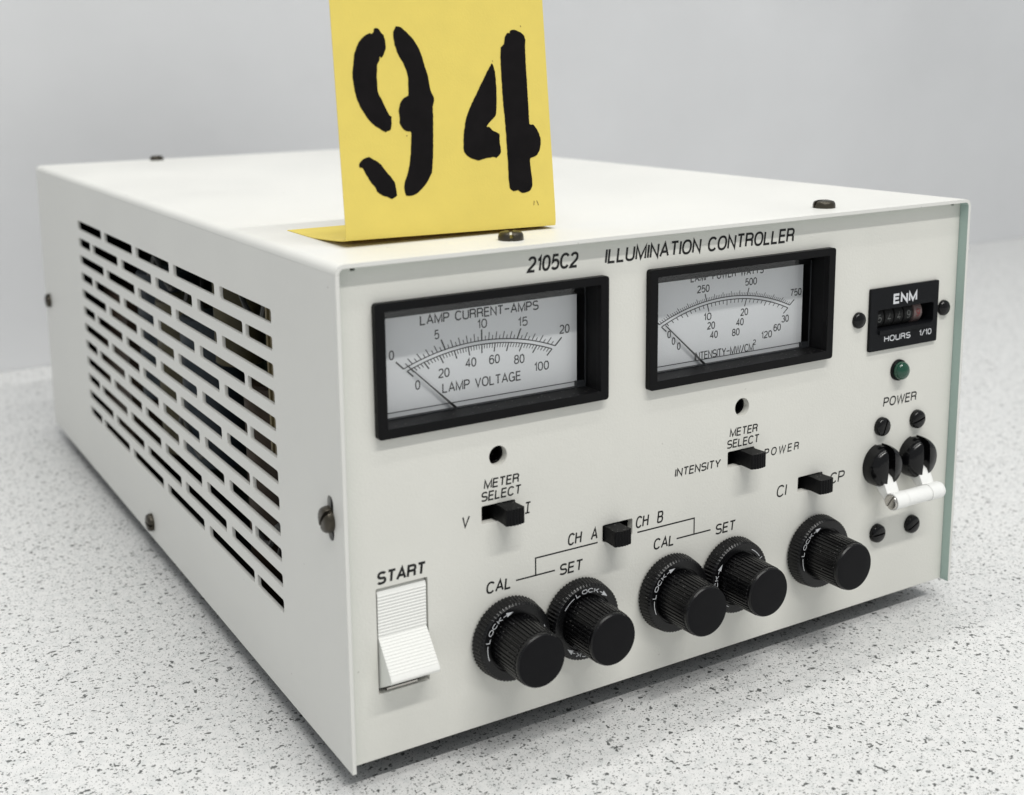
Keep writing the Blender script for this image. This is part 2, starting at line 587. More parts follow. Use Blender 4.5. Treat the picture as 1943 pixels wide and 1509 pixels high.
def ribbon(mb, pts, w, mapf, closed=False):
    """flat stroke of constant width w along 2-D pts, mitred; mapf(a, b) -> 3-D point"""
    q = [pts[0]]
    for t in pts[1:]:
        if math.hypot(t[0] - q[-1][0], t[1] - q[-1][1]) > 1e-4:
            q.append(t)
    n = len(q)
    if n < 2:
        return
    closed = math.hypot(q[0][0] - q[-1][0], q[0][1] - q[-1][1]) < 1e-3 and n > 4
    if closed:
        q = q[:-1]
        n -= 1
    L, Rr = [], []
    for i in range(n):
        def dirn(a, b):
            dx, dy = b[0] - a[0], b[1] - a[1]
            d = math.hypot(dx, dy)
            return dx / d, dy / d
        if closed:
            d0, d1 = dirn(q[i - 1], q[i]), dirn(q[i], q[(i + 1) % n])
        else:
            d1 = dirn(q[i], q[i + 1]) if i < n - 1 else dirn(q[i - 1], q[i])
            d0 = dirn(q[i - 1], q[i]) if i > 0 else d1
        tx, ty = d0[0] + d1[0], d0[1] + d1[1]
        tl = math.hypot(tx, ty)
        if tl < 1e-6:
            tx, ty, tl = d1[0], d1[1], 1
        tx, ty = tx / tl, ty / tl
        k = 1.0 / max(0.42, tx * d1[0] + ty * d1[1])
        nx, ny = -ty * w / 2 * k, tx * w / 2 * k
        L.append((q[i][0] + nx, q[i][1] + ny))
        Rr.append((q[i][0] - nx, q[i][1] - ny))
    vs = [mapf(*a) for a in L] + [mapf(*a) for a in Rr]
    m = n if closed else n - 1
    mb.add(vs, [(i, n + i, n + (i + 1) % n, (i + 1) % n) for i in range(m)])


def strokes(text, x0, x1, base, cap, w, slant=0.0, gap=0.17):
    """polylines of a word fitted to run from x0 to x1 (outer edges)"""
    adv, lines, x = [], [], 0.0
    for ch in text:
        gw, st = GL[ch]
        for s in st:
            lines.append([(x + a, b) for a, b in s])
        x += gw + gap
    width = x - gap
    h = cap - w
    k = (x1 - x0 - w - slant * h) / width
    res = []
    for s in lines:
        res.append([(x0 + w / 2 + a * k + slant * b * h, base + w / 2 + b * h) for a, b in s])
    return res


def lettering(name, text, x0, x1, base, cap, w, y, material, parent, slant=0.12, gap=0.17, extra=None):
    mb = MB()
    for i, s in enumerate(strokes(text, x0, x1, base, cap, w, slant, gap)):
        ribbon(mb, s, w, lambda a, b, i=i: (a, y - 0.0015 * i, b))
    if extra:
        extra(mb)
    return mb.build(name, material, parent, smooth=0, fix=False)


# ------------------------------------------------------------------ setting
def structure(name, mb, m):
    o = mb.build(name, m, None, smooth=0)
    o["kind"] = "structure"
    return o


mb = MB()
mb.box(-900, 2000, -900, 500, -FOOT - 38, -FOOT)
table = structure("table_top", mb, TABLE)
table.location.z = 0
mb = MB()
mb.box(-2200, 3600, 500.5, 530, -900, 2200)
wall = structure("wall", mb, WALL)
# world zero is the table surface
for o in (table, wall):
    o.location.z += FOOT * S

# ------------------------------------------------------------------ the instrument
W_, H_, D0, D1, T = 216.0, 126.5, -3.0, 349.6, 1.05
root = bpy.data.objects.new("illumination_controller", None)
C.objects.link(root)
ROOT = Vector((108, 173, -FOOT))
root.location = (ROOT + Vector((0, 0, FOOT))) * S
root.empty_display_size = 0.02
ORG[root.as_pointer()] = ROOT
root["label"] = "off-white bench instrument with two black framed meters, five black knobs and slotted side"
root["category"] = "controller"

# folded sheet cover: left side with the vent slots, rounded bends, top, right side
mb = MB()
RB = 2.4
holes = []
for r in range(12):
    zt = 109.1 - 7.3 * r
    zb = zt - 3.85
    spans = [(39.5 + 46.2 * i, 80.9 + 46.2 * i) for i in range(5)] if r % 2 == 0 else \
        [(39.5, 60.0)] + [(62.4 + 46.1 * i, 103.2 + 46.1 * i) for i in range(4)] + [(245.0, 265.6)]
    for a, b in spans:
        holes.append(rrect(a, b, zb, zt, 0.8, 3))
holes.append(rrect(3.0, 6.6, 58.0, 69.4, 1.75, 6))
mb.plate([(D0, 0), (D1, 0), (D1, H_ - RB), (D0, H_ - RB)], holes, 0, T, 'x', 0, 1, 0)


def arc_pts(cx, cz, r, a0, a1, n=8):
    return [(cx + r * math.cos(math.radians(a0 + (a1 - a0) * i / n)), cz + r * math.sin(math.radians(a0 + (a1 - a0) * i / n))) for i in range(n + 1)]


outer = arc_pts(RB, H_ - RB, RB, 180, 90) + arc_pts(W_ - RB, H_ - RB, RB, 90, 0) + [(W_, 0)]
inner = arc_pts(RB, H_ - RB, RB - T, 180, 90) + arc_pts(W_ - RB, H_ - RB, RB - T, 90, 0) + [(W_ - T, 0)]
n = len(outer)
vs = [(x, D0, z) for x, z in outer] + [(x, D1, z) for x, z in outer]
mb.add(vs, [(i, i + 1, n + i + 1, n + i) for i in range(n - 1)], 0)
vs = [(x, D0, z) for x, z in inner] + [(x, D1, z) for x, z in inner]
mb.add(vs, [(i, i + 1, n + i + 1, n + i) for i in range(n - 1)], 1)
for d in (D0, D1):
    vs = [(x, d, z) for x, z in outer] + [(x, d, z) for x, z in inner]
    mb.add(vs, [(i, i + 1, n + i + 1, n + i) for i in range(n - 1)], 0)
mb.add([(W_, D0, 0), (W_, D1, 0), (W_ - T, D1, 0), (W_ - T, D0, 0)], [(0, 1, 2, 3)], 0)
cover = mb.build("cover", [PAINT, TEAL], root, smooth=30)

# slotted pan-head screws
def slotted(rad, h, sw, depth, n=36, rim=0.0, flat=0.75):
    """pan head along -y with a screwdriver slot; local origin at its seat"""
    mb = MB()
    base = max(0.15, h - depth)
    prof = [(rad, 0), (rad, -h * 0.35), (rad * 0.96, -h * 0.62), (rad * 0.86, -h * 0.84), (rad * flat * 0.8, -h * 0.96), (rad * 0.3, -h), (0.02, -h)]
    bm = bmesh.new()
    tmp = MB()
    tmp.lathe(prof, n)
    me = bpy.data.meshes.new("tmp")
    me.from_pydata(tmp.v, [], tmp.f)
    for s in (-1, 1):
        b2 = bmesh.new()
        b2.from_mesh(me)
        bmesh.ops.bisect_plane(b2, geom=b2.verts[:] + b2.edges[:] + b2.faces[:], plane_co=(s * sw / 2, 0, 0), plane_no=(-s, 0, 0), clear_outer=True)
        bmesh.ops.holes_fill(b2, edges=b2.edges[:], sides=0)
        b2.verts.index_update()
        mb.add([tuple(v.co) for v in b2.verts], [[v.index for v in f.verts] for f in b2.faces])
        b2.free()
    bpy.data.meshes.remove(me)
    bm.free()
    k = len([1 for q in prof if -q[1] <= base])
    mb.lathe([(rad * 0.93, 0), (rad * 0.93, -base)], n)
    return mb


def place(mb, name, m, parent, org, rot=None, smooth=40):
    o = mb.build(name, m, parent, org=(0, 0, 0), smooth=smooth)
    po = ORG[parent.as_pointer()]
    o.location = (Vector(org) - po) * S
    ORG[o.as_pointer()] = Vector(org)
    if rot:
        o.rotation_euler = rot
    return o


rad90 = math.pi / 2
scr = place(slotted(3.3, 2.3, 0.95, 1.5), "screw", SCREWM, cover, (0, 5.4, 63.3), (0, math.radians(38), -rad90))
for org, spin in (((0, 174, 6.2), 95), ((0, 339, 62.8), 40)):
    c = scr.copy()
    C.objects.link(c)
    c.location = (Vector(org) - ROOT) * S
    c.rotation_euler = (0, math.radians(spin), -rad90)
for org, spin in (((53.6, 7.6, H_), -28), ((164.4, 8.3, H_), 80), ((56.6, 343, H_), 5)):
    c = scr.copy()
    C.objects.link(c)
    c.location = (Vector(org) - ROOT) * S
    c.rotation_euler = Matrix.Rotation(math.radians(spin), 4, 'Z').to_3x3().to_4x4().__matmul__(Matrix.Rotation(-rad90, 4, 'X')).to_euler()

# front panel with its openings
MET = [(10.2, 83.0), (91.2, 83.0)]           # lower left corners of the two meters
SL = [(39.3, 55.5), (77.1, 42.5), (121.1, 55.4), (148.9, 42.6)]
hol = []
for mx, mz in MET:
    hol.append(rrect(mx + 1.6, mx + 66.0, mz + 1.2, mz + 32.4))
for sx, sz in SL:
    hol.append(rrect(sx, sx + 10.1, sz, sz + 4.75, 0.45, 3))
hol.append(rrect(9.1, 23.4, 17.4, 45.05, 0.25, 2))
for hx, hz in ((44.4, 72.8), (126.1, 72.7)):
    hol.append(circ(hx, hz, 2.65))
hol.append(rrect(178.4, 204.2, 88.0, 95.5))
outl = [(T + .1, .2), (W_ - T - .1, .2), (W_ - T - .1, 125.35), (211.9, 125.35), (211.9, 124.5), (210.7, 124.5), (210.7, 125.35),
        (6.3, 125.35), (6.3, 124.3), (5.1, 124.3), (5.1, 125.35), (T + .1, 125.35)]
mb = MB()
mb.plate(outl, hol, 0, 2.2, 'y')
panel = mb.build("front_panel", PANEL, root, smooth=30)

INKY = -0.03
for args in (
    ("2105C2", 53.5, 69.4, 118.9, 4.15, .62), ("ILLUMINATION CONTROLLER", 77.5, 144.6, 118.9, 4.1, .58),
    ("METER", 40.0, 50.8, 64.6, 2.55, .38), ("SELECT", 39.1, 51.4, 61.4, 2.6, .38),
    ("V", 33.3, 35.9, 55.6, 3.1, .38), ("J", 52.1, 54.3, 55.6, 3.2, .38),
    ("CH  A", 65.6, 75.8, 43.85, 3.45, .45), ("SET", 62.9, 70.8, 36.1, 3.2, .46), ("CAL", 40.2, 48.2, 36.2, 3.3, .48),
    ("CH  B", 88.2, 98.1, 43.95, 3.5, .44), ("CAL", 94.5, 102.2, 36.3, 3.3, .44), ("SET", 116.9, 124.8, 36.0, 3.2, .44),
    ("START", 9.3, 23.2, 46.0, 3.4, .60),
    ("METER", 121.6, 132.4, 64.4, 2.5, .36), ("SELECT", 120.6, 133.1, 61.1, 2.55, .36),
    ("INTENSITY", 101.8, 118.6, 56.2, 2.5, .36), ("CI", 140.3, 144.6, 42.6, 3.7, .44), ("CP", 162.0, 168.6, 42.6, 3.6, .44),
    ("POWER", 184.0, 199.2, 63.5, 3.05, .42)):
    t, x0, x1, bz, cp, w = args
    w *= 1.12
    lettering("lettering", t, x0, x1, bz, cp, w, INKY, INK, panel, gap=.21)
lettering("lettering", "POWER", 135.0, 149.0, 56.1, 2.5, .38, INKY, INK, panel, gap=.42)
for pts in ([[(49.4, 38), (61.6, 38)], [(55.5, 38), (55.5, 42.8), (75.5, 42.8)]],
            [[(102.8, 38), (115.2, 38)], [(109.1, 38), (109.1, 42.8), (88.9, 42.8)]]):
    mb = MB()
    for i, s in enumerate(pts):
        ribbon(mb, s, .42, lambda a, b, i=i: (a, INKY - .002 * i, b))
    mb.build("bracket_line", INK, panel, smooth=0, fix=False)


# panel meters
def dial_marks(cx, z0, R, piv, half, n, lens, w, side, y, mb, x_half):
    """ticks of one scale on a flat arc of radius R topped at z0; they point to the needle pivot"""
    cz = z0 - R
    k = 0
    amax = math.atan2(x_half, math.sqrt(R * R - x_half * x_half) + cz - piv)
    for i in range(n + 1):
        a = -amax + 2 * amax * i / n
        # meet the arc from the pivot along angle a
        dx, dz = math.sin(a), math.cos(a)
        oz = piv - cz
        b = oz * dz
        t = -b + math.sqrt(b * b - oz * oz + R * R)
        px_, pz_ = cx + t * dx, piv + t * dz
        ln, ww = lens(i)
        ribbon(mb, [(px_, pz_), (px_ + side * ln * dx, pz_ + side * ln * dz)], ww, lambda p_, q_, i=i: (p_, y - .0012 * (i % 3), q_))
    arc = []
    aa = math.asin(x_half / R)
    for i in range(41):
        a = -aa + 2 * aa * i / 40
        arc.append((cx + R * math.sin(a), cz + R * math.cos(a)))
    ribbon(mb, arc, w, lambda p_, q_: (p_, y - .005, q_))


YD = 6.5


def make_meter(mx, mz, which):
    x0, x1, z0, z1 = mx, mx + (67.4, 68.1)[which], mz, mz + 33.1
    wx0, wx1, wz0, wz1 = x0 + 2.6, x1 - 2.5, z0 + 2.4, z1 - 2.15
    YF, YG = -1.9, 4.2
    mb = MB()
    mb.plate(rrect(x0, x1, z0, z1, 0.9, 4), [rrect(wx0, wx1, wz0, wz1, 0.25, 2)], YF, -0.02, 'y')
    mb.plate(rrect(wx0 - 1.1, wx1 + 1.1, wz0 - .9, wz1 + .9), [rrect(wx0, wx1, wz0, wz1, 0.25, 2)], -0.02, 9.0, 'y')
    mb.box(wx0 - 1.1, wx1 + 1.1, 9.0, 24.0, wz0 - .9, wz1 + .9)
    bez = mb.build("panel_meter", BLACK, root, org=(x0, 0, z0), smooth=30)
    mb = MB()
    mb.box(wx0, wx1 - 1.9, YD, YD + .5, wz0 + .02, 111.9)
    face = mb.build("dial_plate", DIAL, bez, smooth=0)
    mb = MB()
    mb.box(wx0, wx1, 5.35, YD - .1, 110.7, wz1)
    mb.build("dial_mask", BLACK, bez, smooth=0)
    mb = MB()
    mb.box(wx0, wx1, YG, YG + .7, wz0, wz1)
    mb.build("window_pane", GLASS, bez, smooth=0)
    mb = MB()
    mb.plate(rrect(wx0, wx1, wz0, wz1), [rrect(wx0 + .25, wx1 - .3, wz0 + .2, wz1 - 1.6, .7, 4)], YG + .75, YG + 1.1, 'y')
    mb.box(wx1 - 2.7, wx1 - .1, YG + 1.1, YD - .05, wz0 + .1, wz0 + 1.5)
    mb.build("pane_rim", RIM, bez, smooth=30)
    mb = MB()
    mb.box(wx0, wx1 - 2.7, YD - .06, YD - .01, 86.58, 86.76)
    yk = YD - .02
    if which == 0:
        cx, piv = 43.9, 75.6
        dial_marks(cx, 101.6, 60.5, piv, 0, 40, lambda i: ((2.9, .42) if i % 10 == 0 else (2.0, .26) if i % 2 == 0 else (1.1, .24)), .28, 1, yk, mb, 22.4)
        dial_marks(cx, 100.6, 59.0, piv, 0, 50, lambda i: ((2.3, .36) if i % 5 == 0 else (1.2, .24)), .28, -1, yk, mb, 21.4)
        words = [("LAMP CURRENT-AMPS", 26.3, 61.2, 107.6, 2.55, .30, .2), ("LAMP VOLTAGE", 32.2, 55.6, 89.5, 2.6, .28, .2)]
        nums = [("0", 18.3, 99.95), ("5", 30.95, 103.55), ("10", 44.1, 104.75), ("15", 56.3, 103.8), ("20", 69.3, 100.25),
                ("0", 25.3, 91.45), ("20", 32.8, 93.5), ("40", 40.6, 95.1), ("60", 47.6, 95.0), ("80", 55.1, 94.0), ("100", 62.0, 91.2)]
        needle = ((22.3, 98.1), (36.2, 84.9))
        nh, nw = 2.45, 1.45
    else:
        cx, piv = 125.45, 77.9
        dial_marks(cx, 103.9, 60.0, piv, 0, 75, lambda i: ((2.3, .36) if i % 25 == 0 else (1.5, .22) if i % 5 == 0 else (0.95, .18)), .28, 1, yk, mb, 24.4)
        dial_marks(cx, 103.0, 58.0, piv, 0, 30, lambda i: ((2.3, .34) if i % 10 == 0 else (1.6, .28) if i % 5 == 0 else (1.1, .25)), .28, -1, yk, mb, 23.7)
        words = [("LAMP POWER-WATTS", 111.9, 139.2, 109.4, 2.3, .28, .2), ("INTENSITY-MW/CM", 113.8, 136.0, 86.65, 2.4, .26, .16), ("2", 135.7, 136.9, 88.3, 1.7, .22, .1)]
        nums = [("250", 116.6, 106.05), ("500", 134.4, 106.3), ("750", 152.2, 101.25), ("10", 118.3, 97.85), ("20", 132.1, 97.6), ("30", 148.2, 93.7),
                ("20", 119.7, 95.1), ("40", 130.5, 94.8), ("60", 145.1, 91.4), ("40", 120.8, 92.3), ("80", 129.0, 92.0), ("120", 141.0, 89.8),
                ("0", 104.5, 94.4), ("0", 106.1, 92.3), ("0", 108.0, 90.6)]
        needle = ((102.6, 98.4), (117.6, 84.8))
        nh, nw = 2.2, 1.3
    mb.build("scale_marks", INK, bez, smooth=0, fix=False)
    mb = MB()
    k = 0
    for t, a, b, bz, cp, w, gp in words:
        w *= 1.28
        for s in strokes(t, a, b, bz, cp, w, 0, gp):
            ribbon(mb, s, w, lambda p_, q_, k=k: (p_, yk - .0012 * (k % 4), q_))
            k += 1
    for t, c_, bz in nums:
        wid = nw * len(t) * (.92 if '1' in t else 1.0) + .32 * (len(t) - 1)
        if t == "10":
            wid = 2.9
        for s in strokes(t, c_ - wid / 2, c_ + wid / 2, bz, nh, .34, 0, .2):
            ribbon(mb, s, .34, lambda p_, q_, k=k: (p_, yk - .0012 * (k % 4), q_))
            k += 1
    mb.build("scale_lettering", INK, bez, smooth=0, fix=False)
    mb = MB()
    (ax, az), (bx_, bz_) = needle
    d = Vector((bx_ - ax, 0, bz_ - az)).normalized()
    nn = Vector((-d.z, 0, d.x))
    vs = []
    for q, hw in ((Vector((ax, 0, az)), .14), (Vector((ax, 0, az)).lerp(Vector((bx_, 0, bz_)), .5), .17), (Vector((bx_, 0, bz_)), .34)):
        for yy in (5.6, 5.85):
            for sg in (-1, 1):
                vs.append(tuple(q + nn * sg * hw + Vector((0, yy, 0))))
    fc = []
    for i in (0, 4):
        fc += [(i, i + 1, i + 5, i + 4), (i + 2, i + 6, i + 7, i + 3), (i, i + 4, i + 6, i + 2), (i + 1, i + 3, i + 7, i + 5)]
    fc += [(0, 2, 3, 1), (8, 9, 11, 10)]
    mb.add(vs, fc)
    mb.build("needle", INK, bez, smooth=0)
    return bez


for i, (mx, mz) in enumerate(MET):
    b = make_meter(mx, mz, i)
    b["label"] = ("lamp current and voltage meter in black frame", "lamp power and intensity meter in black frame")[i]

# blind sleeves behind the two adjustment holes
for hx, hz in ((44.4, 72.8), (126.1, 72.7)):
    mb = MB()
    mb.lathe([(3.4, 2.3), (3.4, 9.0), (0.02, 9.0)], 32, 'y', (hx, 0, hz), caps=(False, False))
    mb.lathe([(3.4, 2.3), (2.3, 2.3), (2.3, 6.0), (0.02, 6.0)], 32, 'y', (hx, 0, hz), caps=(False, False))
    mb.build("adjuster_sleeve", BLACK, panel)

# slide switches
def slide_switch(sx, sz, kx):
    mb = MB()
    mb.plate(rrect(sx - 1.4, sx + 11.5, sz - 1.2, sz + 5.95), [rrect(sx + .1, sx + 10.0, sz + .05, sz + 4.7)], 2.3, 5.2, 'y')
    mb.box(sx - 1.4, sx + 11.5, 5.2, 8.0, sz - 1.2, sz + 5.95)
    sw = mb.build("slide_switch", BLACK, root, org=(sx, 0, sz), smooth=0)
    mb = MB()
    # outline in plan: waisted stem flaring to a ribbed, slightly bowed front
    a, b = kx, kx + 5.5
    pl = [(a + .2, 5.0), (a - .1, 2.0), (a + .15, .2), (a + .28, -1.6), (a + .12, -3.6), (a, -5.0)]
    nr = 6
    for i in range(nr * 4 + 1):
        u = i / (nr * 4)
        x = a + (b - a) * u
        bow = -5.15 - .55 * (1 - (2 * u - 1) ** 2)
        pl.append((x, bow - (.16 if (i % 4) in (1, 2) and 0 < i < nr * 4 else 0)))
    pl += [(b, -5.0), (b - .12, -3.6), (b - .28, -1.6), (b - .15, .2), (b + .1, 2.0), (b - .2, 5.0)]
    mb.plate([(x, y) for x, y in pl], [], sz + .25, sz + 4.55, 'z')
    mb.build("slider", BLACK, sw, smooth=25)
    return sw


for (sx, sz), kx, lab in zip(SL, (43.4, 77.35, 125.3, 152.6), (
        "meter select slide switch pushed towards I", "channel slide switch pushed towards CH A",
        "meter select slide switch pushed towards power", "slide switch pushed towards CP")):
    slide_switch(sx, sz, kx)["label"] = lab

# start rocker
mb = MB()
mb.plate(rrect(7.5, 25, 15.8, 46.6), [rrect(9.0, 23.5, 17.3, 45.15)], 2.3, 7.0, 'y')
mb.box(7.5, 25, 7.0, 20, 15.8, 46.6)
rk = mb.build("rocker_switch", DARK, root, org=(9, 0, 17), smooth=0)


def ribbed(p0, p1, count, amp):
    d = Vector((p1[0] - p0[0], p1[1] - p0[1]))
    nrm = Vector((-d.y, d.x)).normalized()
    if nrm.x > 0:
        nrm = -nrm
    pts = []
    for i in range(count):
        for u, h in ((.08, 0), (.25, amp), (.62, amp), (.8, 0)):
            q = Vector(p0) + d * ((i + u) / count) + nrm * h
            pts.append((q.x, q.y))
    return pts


prof = [(6.0, 44.2), (1.2, 44.4), (.55, 44.0), (.25, 43.4)]
prof += ribbed((.25, 43.2), (.35, 32.3), 13, .13)
prof += [(.35, 32.1)]
prof += ribbed((.30, 31.9), (-5.9, 24.4), 12, .13)
prof += [(-6.35, 23.8), (-6.5, 23.3), (-6.35, 22.8), (-5.9, 22.4), (-.4, 19.2), (.6, 18.6), (6.0, 18.6)]
mb = MB()
mb.plate(prof, [], 9.55, 23.0, 'x')
mb.build("rocker", ROCKER, rk, smooth=30)
mb = MB()
mb.box(11.6, 20.2, .5, 3.0, 17.55, 18.15)
mb.build("stop_bar", STEEL, rk, smooth=0)

# five locking dial knobs
KN = [(46.7, 23.3, 152, 0), (68.9, 23.2, 98, 0), (100.3, 23.1, 156, 1), (122.7, 23.3, 15, 1), (156.2, 23.2, 157, 0)]


def arc_text(mb, rad, mid, span, y, cap, w):
    """—LOCK-> set clockwise round the ring, letter tops outwards; mid is the angle of its centre"""
    def mp(a, b, k=0):
        ang = math.radians(mid + span / 2 - a * span)
        r = rad + b
        return (r * math.cos(ang), y - .0015 * k, r * math.sin(ang))
    lines = [[(i * .28 / 6, 0.35 * cap) for i in range(7)]]
    k = 0
    for s in lines:
        ribbon_polar(mb, s, w, mp)
    cw = .105
    x = .335
    for ch in "LOCK":
        gw, st = GL[ch]
        for s in st:
            ribbon_polar(mb, [(x + a * cw / .62, b * cap) for a, b in s], w, mp)
        x += cw + .03
    ribbon_polar(mb, [(x + i * .08 / 3, .35 * cap) for i in range(4)], w, mp)
    mb.add([mp(x + .07, .35 * cap + .62), mp(x + .07, .35 * cap - .62), mp(x + .21, .35 * cap)], [(0, 1, 2)])


def ribbon_polar(mb, s, w, mp):
    # work in the unrolled plane where both axes are millimetres, then wrap
    sc = RADK * math.radians(SPANK)
    ribbon(mb, [(a * sc, b) for a, b in s], w, lambda a, b: mp(a / sc, b))


RADK, SPANK = 8.5, 94


def make_knob(kx, kz, ang, hole):
    mb = MB()
    prof = [(10.4, -.25), (11.2, -.6), (10.75, -4.0), (10.2, -4.55), (9.9, -4.6), (8.05, -4.6), (7.95, -3.9), (6.0, -3.9)]
    mb.lathe(prof, 260, 'y', (0, 0, 0), ribs=(1, 2, 65, .24), caps=(True, False))
    mb.lathe([(6.0, -.2), (6.0, -3.9)], 64, 'y', caps=(True, True))
    kn = place(mb, "dial_knob", KNOBM, root, (kx, 0, kz), smooth=28)
    mb = MB()
    prof = [(7.6, -3.0), (7.55, -4.4), (7.3, -14.9), (7.08, -14.95), (7.1, -15.85), (6.8, -16.3)]
    mb.lathe(prof, 294, 'y', ribs=(0, 2, 42, .34), caps=(True, False))
    mb.lathe([(6.8, -16.3), (6.75, -16.31), (3.5, -16.31), (.02, -16.31)], 294, 'y', caps=(False, False), mi=1)
    cap = place(mb, "cap", [KNOBM, FACEM], kn, (kx, 0, kz), smooth=28)
    if hole:
        mb = MB()
        a = math.radians(118)
        rr = 7.48
        cx_, cz_ = rr * math.cos(a), rr * math.sin(a)
        t = Vector((-math.sin(a), 0, math.cos(a)))
        ring = []
        nv = Vector((math.cos(a), 0, math.sin(a)))
        for rad_, off in ((1.2, -.02), (1.1, .03), (1.0, -.5)):
            for i in range(18):
                an = 2 * math.pi * i / 18
                ring.append(tuple(Vector((cx_, -7.4, cz_)) + t * rad_ * math.cos(an) + Vector((0, 1, 0)) * rad_ * math.sin(an) + nv * off))
        fc = []
        for j in range(2):
            for i in range(18):
                fc.append((j * 18 + i, j * 18 + (i + 1) % 18, (j + 1) * 18 + (i + 1) % 18, (j + 1) * 18 + i))
        fc.append(tuple(range(36, 54)))
        mb.add(ring, fc)
        place(mb, "set_screw_hole", DARK, kn, (kx, 0, kz))
    mb = MB()
    for off in (0, 180):
        arc_text(mb, RADK, ang + off, SPANK, -4.62, 1.02, .19)
    o = mb.build("lettering", WHITEINK, kn, org=(0, 0, 0), smooth=0, fix=False)
    o.location = (0, 0, 0)
    return kn


for (kx, kz, ang, hole), lab in zip(KN, ("knob below CAL of channel A", "knob below SET of channel A", "knob below CAL of channel B",
                                         "knob below SET of channel B", "knob below the CI and CP switch")):
    make_knob(kx, kz, ang, hole)["label"] = lab

# hour meter
mb = MB()
hx0, hx1, hz0, hz1 = 175.8, 205.8, 82.2, 101.6
mb.plate(rrect(hx0, hx1, hz0, hz1, .5, 3), [rrect(178.9, 203.8, 88.6, 94.9, .8, 3)], -.9, -.02, 'y')
mb.box(178.0, 204.6, 4.6, 6.0, 87.6, 95.9)
mb.plate([(178.0, 87.6), (204.6, 87.6), (204.6, 95.9), (178.0, 95.9)], [rrect(178.9, 203.8, 88.6, 94.9, .8, 3)], -.02, 4.6, 'y')
mb.box(179.5, 203.2, -1.5, -.9, 87.3, 88.5)
hm = mb.build("hour_meter", mat("black_hour_meter_plastic", (0.006, 0.0065, 0.008), 0.45, 0.12, bevel=.2), root, org=(hx0, 0, hz0), smooth=30)
for i, dgt in enumerate("54499"):
    cxw = 181.4 + 4.24 * i
    mb = MB()
    mb.lathe([(3.9, -1.75), (3.9, 1.75)], 32, 'x', (cxw, 4.3, 91.9))
    wh = mb.build("number_wheel", WHEELW if i == 4 else DARK, hm)
    mb = MB()
    w_ = 1.5 if dgt != '1' else .7
    for s in strokes(dgt, cxw - w_ / 2, cxw + w_ / 2, 90.6, 2.5, .30, 0):
        ribbon(mb, s, .30, lambda a, b: (a, .37 + .0 + (abs(b - 91.9) ** 2) / 7.8 - .02, b))
    mb.build("wheel_digit", REDINK if i == 4 else DIMINK, hm, smooth=0, fix=False)
HY = -.92
for t, x0, x1, bz, cp, w, gp in (("ENM", 185.5, 196.0, 96.1, 3.2, .74, .26), ("HOURS", 182.2, 193.8, 84.6, 1.95, .34, .2), ("1/10", 197.7, 203.3, 84.6, 1.95, .32, .16)):
    lettering("lettering", t, x0, x1, bz, cp, w, HY, WHITEINK, hm, slant=0.0, gap=gp)

# small dome screws on the panel
dm_ = MB()
dm_.lathe([(2.5, 0), (2.5, -.35)] + [(2.5 * math.cos(a), -.35 - 1.45 * math.sin(a)) for a in [i * math.pi / 2 / 9 for i in range(1, 9)]] + [(.02, -1.8)], 40, caps=(True, False))
ds = place(dm_, "screw", GLOSSB, panel, (171.6, 0, 92.6))
for org in ((209.2, 0, 92.2),):
    c = ds.copy()
    C.objects.link(c)
    c.location = (Vector(org) - ROOT) * S
bs = place(slotted(3.0, 1.9, .55, .55, flat=.9), "screw", GLOSSB, panel, (183.5, 0, 57.5), (0, math.radians(20), 0))
for org, sp in (((199.3, 0, 57.4), 75), ((183.4, 0, 22.6), 88), ((199.1, 0, 22.4), 65)):
    c = bs.copy()
    C.objects.link(c)
    c.location = (Vector(org) - ROOT) * S
    c.rotation_euler = (0, math.radians(sp), 0)

# indicator lamp
mb = MB()
mb.lathe([(3.35, 0), (3.35, -.7), (3.1, -.95), (2.85, -.95)], 40, 'y', (189.9, 0, 74.7), caps=(False, False))
mb.lathe([(3.3, -.05), (2.85, -.05), (2.85, -.95)], 40, 'y', (189.9, 0, 74.7), caps=(False, False))
il = mb.build("indicator_lamp", BLACK, root, org=(189.9, 0, 74.7))
mb = MB()
mb.lathe([(2.84, -.3), (2.84, -1.6)] + [(2.84 * math.cos(a), -1.6 - 1.9 * math.sin(a)) for a in [i * math.pi / 2 / 10 for i in range(1, 10)]] + [(.02, -3.5)], 40, 'y', (189.9, 0, 74.7), caps=(False, False))
mb.build("lens", LENS, il)

# two-pole circuit breaker: slotted domes, white levers joined by a bar
mb = MB()
mb.box(177.5, 207.5, 2.4, 30, 18, 62)
cb = mb.build("circuit_breaker", DARK, root, org=(192.6, 0, 44.4), smooth=0)
dome = slotted(6.7, 5.6, 2.9, 3.6, n=56, flat=.9)
for dx in (182.8, 198.5):
    place(dome, "boss", GLOSSB, cb, (dx, 0, 45.4), smooth=50)


def lever(xa, xb):
    """swung-down lever: flat arm from the slot to a round eye, as an outline in the y-z plane"""
    pts = [(1.0, 45.2), (-3.6, 43.4)]
    ey, ez, er = -8.2, 36.0, 2.65
    for i in range(15):
        a = math.radians(62 + 238 * i / 14)
        pts.append((ey + er * math.cos(a) * 1.0, ez + er * math.sin(a)))
    # order: up side -> round the outside -> back to the slot
    pts = [(1.0, 45.4), (-4.6, 42.1)] + [(ey + er * math.cos(math.radians(t)), ez + er * math.sin(math.radians(t))) for t in range(50, 50 + 231, 14)] + [(-4.5, 36.6), (-2.2, 38.8), (1.0, 41.0)]
    m = MB()
    m.plate(pts, [], xa, xb, 'x')
    return m


